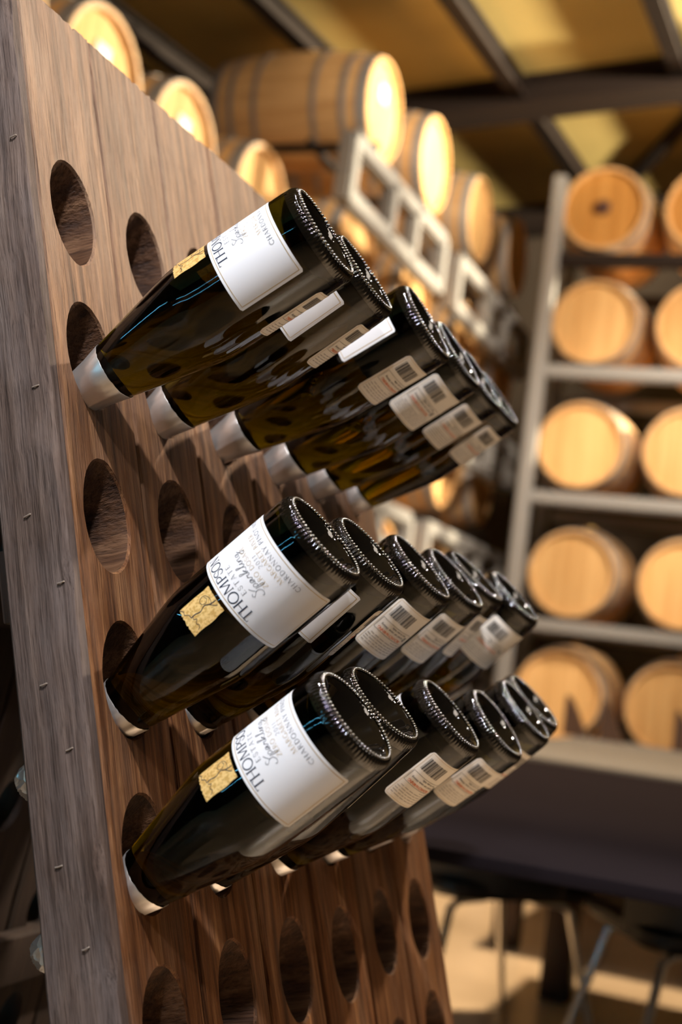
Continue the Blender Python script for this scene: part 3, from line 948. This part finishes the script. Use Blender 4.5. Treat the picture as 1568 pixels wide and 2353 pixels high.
def make_barrel(rb, rh, headmat, bungmat=None, oblong=False):
    """lying barrel; local z runs from the visible head (z = 0) to the far head"""
    LB = 0.93
    root = empty('wine_barrel')
    ns = 28
    bm = bmesh.new()
    prof = [(rh - 0.022, 0.028), (rh - 0.020, 0.0), (rh, 0.0)]
    for k in range(1, 14):
        t = k / 14
        prof.append((barrel_r(t, rb, rh), t * LB))
    prof += [(rh, LB), (rh - 0.020, LB), (rh - 0.022, LB - 0.028)]

    def rip(i, a):
        s = abs(math.cos(ns * a / 2))
        return (-0.0025 * (s > 0.97), 0)
    lathe(bm, prof, ns * 4, 'z', False, False, rip)
    obj('staves', bm, M['stave'], root, True, angle=0.5)
    for z0, sg in ((0.03, 1), (LB - 0.03, -1)):
        bm = bmesh.new()
        # head boards: flat disc cut in boards with narrow joints
        nb = 7
        rr = rh - 0.021
        for k in range(nb):
            x0 = -rr + 2 * rr * k / nb + 0.0012; x1 = -rr + 2 * rr * (k + 1) / nb - 0.0012
            xs = [x0 + (x1 - x0) * j / 6 for j in range(7)]
            top = [(x, math.sqrt(max(0.0, rr * rr - x * x))) for x in xs]
            up = [bm.verts.new((x, y, z0 - sg * (0.0 + 0.001 * (k % 2)))) for x, y in top]
            dn = [bm.verts.new((x, -y, z0 - sg * (0.0 + 0.001 * (k % 2)))) for x, y in top]
            for j in range(6):
                try:
                    bm.faces.new((up[j], up[j + 1], dn[j + 1], dn[j]))
                except ValueError:
                    pass
        bmesh.ops.remove_doubles(bm, verts=bm.verts[:], dist=1e-5)
        ext = bmesh.ops.extrude_face_region(bm, geom=bm.faces[:])
        for v in [g for g in ext['geom'] if isinstance(g, bmesh.types.BMVert)]:
            v.co.z += sg * 0.012
        obj('head', bm, headmat, root, False)
    for t0, wd in ((0.006, 0.056), (0.125, 0.034), (0.30, 0.030), (0.67, 0.030), (0.83, 0.034), (0.934, 0.056)):
        bm = bmesh.new()
        p_ = []
        for s in (0, 0.5, 1):
            t = t0 + s * wd / LB
            p_.append((barrel_r(t, rb, rh) + 0.0022, t * LB))
        p2 = [(r_ - 0.006, z) for r_, z in p_][::-1]
        lathe(bm, [(p_[0][0] - 0.006, p_[0][1])] + p_ + p2, 56, 'z', False, False)
        obj('hoop', bm, M['hoop'], root)
    bm = bmesh.new()
    lathe(bm, [(0.030, 0), (0.030, 0.02), (0.034, 0.024), (0.034, 0.036), (0.026, 0.042)], 20)
    o = obj('bung', bm, M['bung'], root)
    o.matrix_basis = Matrix.Translation((0, rb - 0.012, LB / 2)) @ Matrix.Rotation(-PI / 2, 4, 'X')
    if bungmat:
        bm = bmesh.new()
        lathe(bm, [(0.050, 0), (0.050, -0.012), (0.042, -0.03), (0.03, -0.034)], 24)
        o = obj('head_bung', bm, bungmat, root)
        o.location = (0.01, 0.01, 0.030)
        o['label'] = 'dark round plug in the middle of the head'
    if oblong:  # flat white oblong set on the head
        bm = bmesh.new()
        box(bm, -0.05, 0.05, 0.05, 0.14, 0.018, 0.0285, 0.001)
        o = obj('paper_card', bm, M['tag'], root)
        o['label'] = 'white paper card on the head'
    return root


def place(o, head, direction):
    """head: centre of the visible head; direction: the way the barrel's body runs"""
    d = Vector(direction).normalized()
    up = Vector((0, 0, 1))
    x = up.cross(d).normalized()
    m4 = Matrix((x, d.cross(x), d)).transposed().to_4x4()
    m4.translation = Vector(head)
    o.matrix_world = m4


pb = {'plain': make_barrel(0.325, 0.275, M['head'])}
pb['card'] = make_barrel(0.325, 0.275, M['head'], None, True)
pb['bung'] = make_barrel(0.325, 0.275, M['head_old'], M['bung_dark'])
used = set()


def barrel(kind, head, direction, label, group):
    if kind in used:
        o = copy_tree(pb[kind])
    else:
        o = pb[kind]; used.add(kind)
    place(o, head, direction)
    tag(o, label, 'barrel', group)


YD = (0, 1, 0)
XD = (1, 0, 0)
GB = 'oak barrels on the long side rack'
L1 = [(5.48, 1.93, 3.95), (6.24, 1.87, 3.95), (7.19, 1.85, 3.95), (7.98, 1.79, 3.95)]
for k, (h, t) in enumerate(zip(L1, ('largest oak barrel seen from the side, topmost at the rack end', 'second oak barrel along the topmost side-rack row', 'third oak barrel along the topmost side-rack row', 'fourth and farthest oak barrel in the topmost side-rack row'))):
    barrel('card' if k == 0 else 'plain', h, YD, t, GB)
L2 = [(2.45, 2.12, 3.04), (3.12, 2.12, 3.04), (3.78, 2.12, 3.04), (4.44, 2.06, 3.04), (5.32, 1.92, 3.08), (6.15, 1.87, 3.08), (7.23, 1.86, 3.12), (8.10, 1.83, 3.12)]
for k, (h, t) in enumerate(zip(L2, ('barrel sliver at the top edge above the grey side board', 'barrel head with a dim card, above the plank tops nearest the grey side board', 'barrel head with a bright white card above the plank tops', 'barrel head just above the label of the first top-row bottle', 'barrel under the steel lattice, just behind the second top-row bottle', 'second barrel head under the steel lattice', 'third barrel head under the steel lattice', 'fourth barrel head under the lattice, beside the tall steel post'))):
    barrel('card' if k in (1, 2) else 'plain', h, YD, 'oak ' + t, GB)
L3 = [(5.3, 1.9, 2.30), (6.15, 1.87, 2.30), (7.1, 1.86, 2.30), (8.0, 1.85, 2.30)]
for k, h in enumerate(L3):
    barrel('plain', h, YD, 'oak barrel in the third side-rack row, %s from the near end' % ORD[k], GB)
L4 = [(5.3, 1.9, 1.53), (6.15, 1.87, 1.53), (7.1, 1.86, 1.53), (8.0, 1.85, 1.53)]
for k, h in enumerate(L4):
    barrel('plain', h, YD, 'oak barrel in the fourth side-rack row, %s from the near end' % ORD[k], GB)
L5 = [(5.3, 1.9, 0.78), (6.15, 1.87, 0.78), (7.1, 1.86, 0.78), (8.0, 1.85, 0.78)]
for k, h in enumerate(L5):
    barrel('plain', h, YD, 'oak barrel in the lowest side-rack row, %s from the near end' % ORD[k], GB)
GA = 'oak barrels on the end-wall rack'
AZ = [4.11, 3.35, 2.54, 1.715, 0.95]
RN = ['top', 'second', 'third', 'fourth', 'bottom']
for k, z in enumerate(AZ):
    for c, y in enumerate((1.075 if k < 3 else 1.04, 0.40 if k < 3 else 0.345)):
        nm = 'oak barrel on the end-wall rack, %s shelf, %s' % (RN[k], 'beside the upright post' if c == 0 else 'second from the upright post')
        if k == 0:
            nm = 'darker oak barrel with a dark plug on the top shelf, ' + ('beside the upright post' if c == 0 else 'cut by the frame edge')
            y += (0.02, 0.02)[c]
        barrel('bung' if k == 0 else 'plain', (7.4, y, z), XD, nm, GA)


# ---------------------------------------------------------------- steel racks
def bar(parent, name, p, q, wd, m=None):
    """square tube between two points"""
    p, q = Vector(p), Vector(q)
    d = (q - p).normalized()
    a = Vector((0, 0, 1)) if abs(d.z) < 0.9 else Vector((1, 0, 0))
    s = d.cross(a).normalized(); t = s.cross(d)
    bm = bmesh.new()
    h = wd / 2
    ra = [bm.verts.new(p + s * i * h + t * j * h - parent.location) for i, j in ((-1, -1), (1, -1), (1, 1), (-1, 1))]
    rb = [bm.verts.new(q + s * i * h + t * j * h - parent.location) for i, j in ((-1, -1), (1, -1), (1, 1), (-1, 1))]
    es = []
    for k in range(4):
        bm.faces.new((ra[k], ra[(k + 1) % 4], rb[(k + 1) % 4], rb[k]))
    bm.faces.new(ra[::-1]); bm.faces.new(rb)
    es = [bm.edges.get((ra[k], rb[k])) for k in range(4)]
    bmesh.ops.bevel(bm, geom=es, offset=wd * 0.15, segments=2, affect='EDGES')
    return obj(name, bm, m or M['steel'], parent)


def barrel_rack(x0, x1, zt, zb, label, tall=0.10):
    """two-barrel steel rack: front and rear ladder frames joined by cross bars, with cradle rails"""
    r_ = empty('barrel_rack', ((x0 + x1) / 2, 2.2, zb), label, 'rack', 'steel racks between barrel rows')
    for y in (1.76, 3.05):
        for z in (zt, zb):
            bar(r_, 'rail', (x0, y, z), (x1, y, z), 0.085)
        for x in (x0, x1):
            bar(r_, 'post', (x, y, 0.0 if zb < 0.2 else zb - 0.03), (x, y, zt + (0.0 if y < 2 else tall)), 0.095)
        for f in (0.40, 0.66):
            x = x0 + (x1 - x0) * f
            bar(r_, 'rung', (x, y, zb), (x, y, zt), 0.085)
    for x in (x0 + 0.35, x1 - 0.35):
        bar(r_, 'cross_bar', (x, 1.76, zt + tall), (x, 3.05, zt + tall), 0.04, M['beam'])
    for y in (2.14, 2.66):
        bar(r_, 'cradle_rail', (x0 + 0.35, y, zt + tall + 0.035), (x1 - 0.3, y, zt + tall + 0.035), 0.035, M['beam'])


for k, (zt, zb) in enumerate(((3.46, 3.18), (2.56, 2.36), (1.83, 1.65), (1.05, 0.87), (0.31, 0.13))):
    for j, (x0, x1) in enumerate(((2.05, 4.50), (4.68, 6.16), (6.50, 8.30))):
        if j == 0 and k != 1: continue
        barrel_rack(x0, x1, zt + (0.06 if k == 1 and j == 2 else 0), zb, 'grey steel barrel rack under the %s barrel row, %s' % (('topmost', 'second', 'third', 'fourth', 'lowest')[k], ('behind the planks', 'nearer one with open lattice', 'farther one by the end wall')[j]))

# tall pallet-style rack in front of the end wall
er = empty('storage_rack', (7.5, 0.2, 0), 'tall grey steel storage rack holding barrels along the end wall', 'rack')
bar(er, 'upright_post', (7.30, 1.375, 0), (7.30, 1.375, 4.28), 0.09)
bar(er, 'upright_post', (8.40, 1.50, 0), (8.40, 1.50, 4.45), 0.09)
bar(er, 'upright_post', (7.30, -1.60, 0), (7.30, -1.60, 4.28), 0.09)
for zz in (2.99, 2.17, 1.365):
    bar(er, 'shelf_beam', (7.33, 1.34, zz), (7.33, -1.6, zz), 0.085)
    bar(er, 'shelf_beam', (8.30, 1.40, zz), (8.30, -1.6, zz), 0.085)
for zz in (3.74, 0.58):
    bar(er, 'shelf_beam', (7.36, 1.34, zz), (7.36, -1.6, zz), 0.085, M['beam'])
    bar(er, 'shelf_beam', (8.30, 1.40, zz), (8.30, -1.6, zz), 0.085, M['beam'])
for z0, z1 in ((0.5, 1.3), (1.3, 2.1), (2.1, 2.9), (2.9, 3.7)):
    bar(er, 'side_brace', (7.36, 1.40, z0), (8.36, 1.48, z1), 0.04)


# ---------------------------------------------------------------- tables
def table(name, x0, x1, y0, y1, top, label, legs, apron=True):
    t = empty(name, ((x0 + x1) / 2, (y0 + y1) / 2, 0), label, 'table')
    c = t.location
    bm = bmesh.new(); box(bm, x0 - c.x, x1 - c.x, y0 - c.y, y1 - c.y, 0.725, 0.75, 0.005)
    obj('tabletop', bm, top, t)
    if apron:
     bm = bmesh.new(); box(bm, x0 + .12 - c.x, x1 - .12 - c.x, y0 + .12 - c.y, y1 - .12 - c.y, 0.63, 0.724)
     obj('apron', bm, M['tableleg'], t, False)
    for x, y in legs:
        bm = bmesh.new(); box(bm, x - .05 - c.x, x + .05 - c.x, y - .05 - c.y, y + .05 - c.y, 0, 0.629 if apron else 0.724, 0.006)
        obj('leg', bm, M['tableleg'], t)


table('tasting_table', 1.20, 3.80, -1.25, 0.46, M['tabletop'], 'long charcoal-topped tasting table beside the riddling rack', ((1.45, -1.05), (3.62, 0.16), (3.62, -1.05)), False)
table('side_table', 4.05, 6.55, -1.25, 0.70, M['greytop'], 'grey-topped table behind the charcoal table', ((4.3, -1.0), (4.3, 0.5), (6.3, -1.0), (6.3, 0.5)))


def stool(center, ang, label):
    """square black seat with rounded corners on four splayed chrome legs"""
    t = empty('low_chair', (center[0], center[1], 0), label, 'chair', 'low black chairs under the charcoal table')
    t.rotation_euler = (0, 0, ang)
    bm = bmesh.new()
    def outline(h, s):
        pts = []
        for cx, cy, a0 in ((1, 1, 0), (-1, 1, 90), (-1, -1, 180), (1, -1, 270)):
            for k in range(7):
                a = math.radians(a0 + 15 * k)
                pts.append((cx * (s - 0.09) + 0.09 * math.cos(a), cy * (s - 0.09) + 0.09 * math.sin(a)))
        return [bm.verts.new((x, y, h)) for x, y in pts]
    rings = [outline(0.418, 0.20), outline(0.420, 0.255), outline(0.440, 0.272), outline(0.462, 0.27), outline(0.470, 0.255), outline(0.462, 0.19)]
    for a, b in zip(rings, rings[1:]):
        n = len(a)
        for k in range(n):
            bm.faces.new((a[k], a[(k + 1) % n], b[(k + 1) % n], b[k]))
    bm.faces.new(rings[0][::-1]); bm.faces.new(rings[-1])
    obj('seat', bm, M['seat'], t)
    # low shell back curving round the near side
    bm = bmesh.new()
    prev = None
    for k in range(15):
        f = k / 14
        x = -0.285 + 0.555 * f
        y = -0.285 + 0.17 * abs(2 * f - 1) ** 3
        h = 0.60 - 0.045 * f - 0.05 * abs(2 * f - 1) ** 4
        ring = [bm.verts.new(c_) for c_ in ((x, y, 0.44), (x * 1.02, y - 0.02, h), (x * 1.0, y - 0.008, h + 0.004), (x * 0.985, y + 0.014, 0.445))]
        if prev:
            for q_ in range(4):
                bm.faces.new((prev[q_], prev[(q_ + 1) % 4], ring[(q_ + 1) % 4], ring[q_]))
        else:
            bm.faces.new(ring)
        prev = ring
    bm.faces.new(prev[::-1])
    obj('backrest', bm, M['seat'], t)
    for sx in (-1, 1):
        for sy in (-1, 1):
            bm = bmesh.new()
            tube(bm, [(sx * 0.08, sy * 0.17, 0.412), (sx * 0.17, sy * 0.185, 0.405), (sx * 0.20, sy * 0.19, 0.385), (sx * 0.29, sy * 0.25, 0.012)], 0.0125, 10)
            lg = obj('leg', bm, M['chrome'], t)
    bm = bmesh.new()
    tube(bm, [(-0.12, -0.17, 0.408), (-0.12, 0.17, 0.408)], 0.008, 8)
    obj('cross_rod', bm, M['chrome'], t)


stool((3.0, 0.31), math.radians(-44), 'low black chair under the table edge nearest the riddling rack')
stool((2.80, -0.37), math.radians(-60), 'low black chair under the table at the frame edge, legs crossing')


def wedge(x, y, label):
    """dark wedge standing on the grey table: one edge upright, the other sweeping down"""
    bm = bmesh.new()
    prof = [(0.0, 0.0), (0.0, 0.215), (-0.012, 0.212)] + [(-0.012 - 0.118 * (k / 8), 0.212 * (1 - (k / 8) ** 1.25)) for k in range(1, 9)]
    a = [bm.verts.new((-0.03, py, pz)) for py, pz in prof]
    b = [bm.verts.new((0.03, py, pz)) for py, pz in prof]
    for k in range(len(prof)):
        k2 = (k + 1) % len(prof)
        bm.faces.new((a[k], a[k2], b[k2], b[k]))
    bm.faces.new(a[::-1]); bm.faces.new(b)
    o = obj('table_sign', bm, M['tableleg'], None)  # plain dark wedge, nothing more specific
    o.location = (x, y, 0.7502)
    tag(o, label, 'sign', 'dark signs on the grey table')


for k, y in enumerate((0.78, 0.58, 0.19)):
    wedge(6.40, y, 'dark wedge-shaped table sign on the grey table, ' + ('nearest the bottles', 'middle one', 'by the frame edge')[k])

# ---------------------------------------------------------------- unseen tubes added behind the camera for cyan streaks on the bottles
def streak_tube(loc, half, ang, where):
    lt = empty('led_tube_lamp', loc, 'slim blue-white tube lamp ' + where, 'lamp', 'tube lamps on the walls')
    lt.rotation_euler = (0, 0, ang)
    bm = bmesh.new(); tube(bm, [(0, -half, 0), (0, half, 0)], 0.016, 12)
    obj('tube', bm, M['led'], lt)
    bm = bmesh.new(); box(bm, -0.06, -0.032, -half - 0.05, half + 0.05, -0.04, 0.04, 0.004)
    obj('base', bm, M['steel'], lt)


streak_tube((X0 + 0.06, 2.0, 2.1), 1.3, 0, 'high on the front wall')
streak_tube((X0 + 0.06, 2.1, 1.45), 1.2, 0, 'low on the front wall')
streak_tube((-2.5, Y1 - 0.06, 2.25), 0.8, -PI / 2, 'on the left wall')
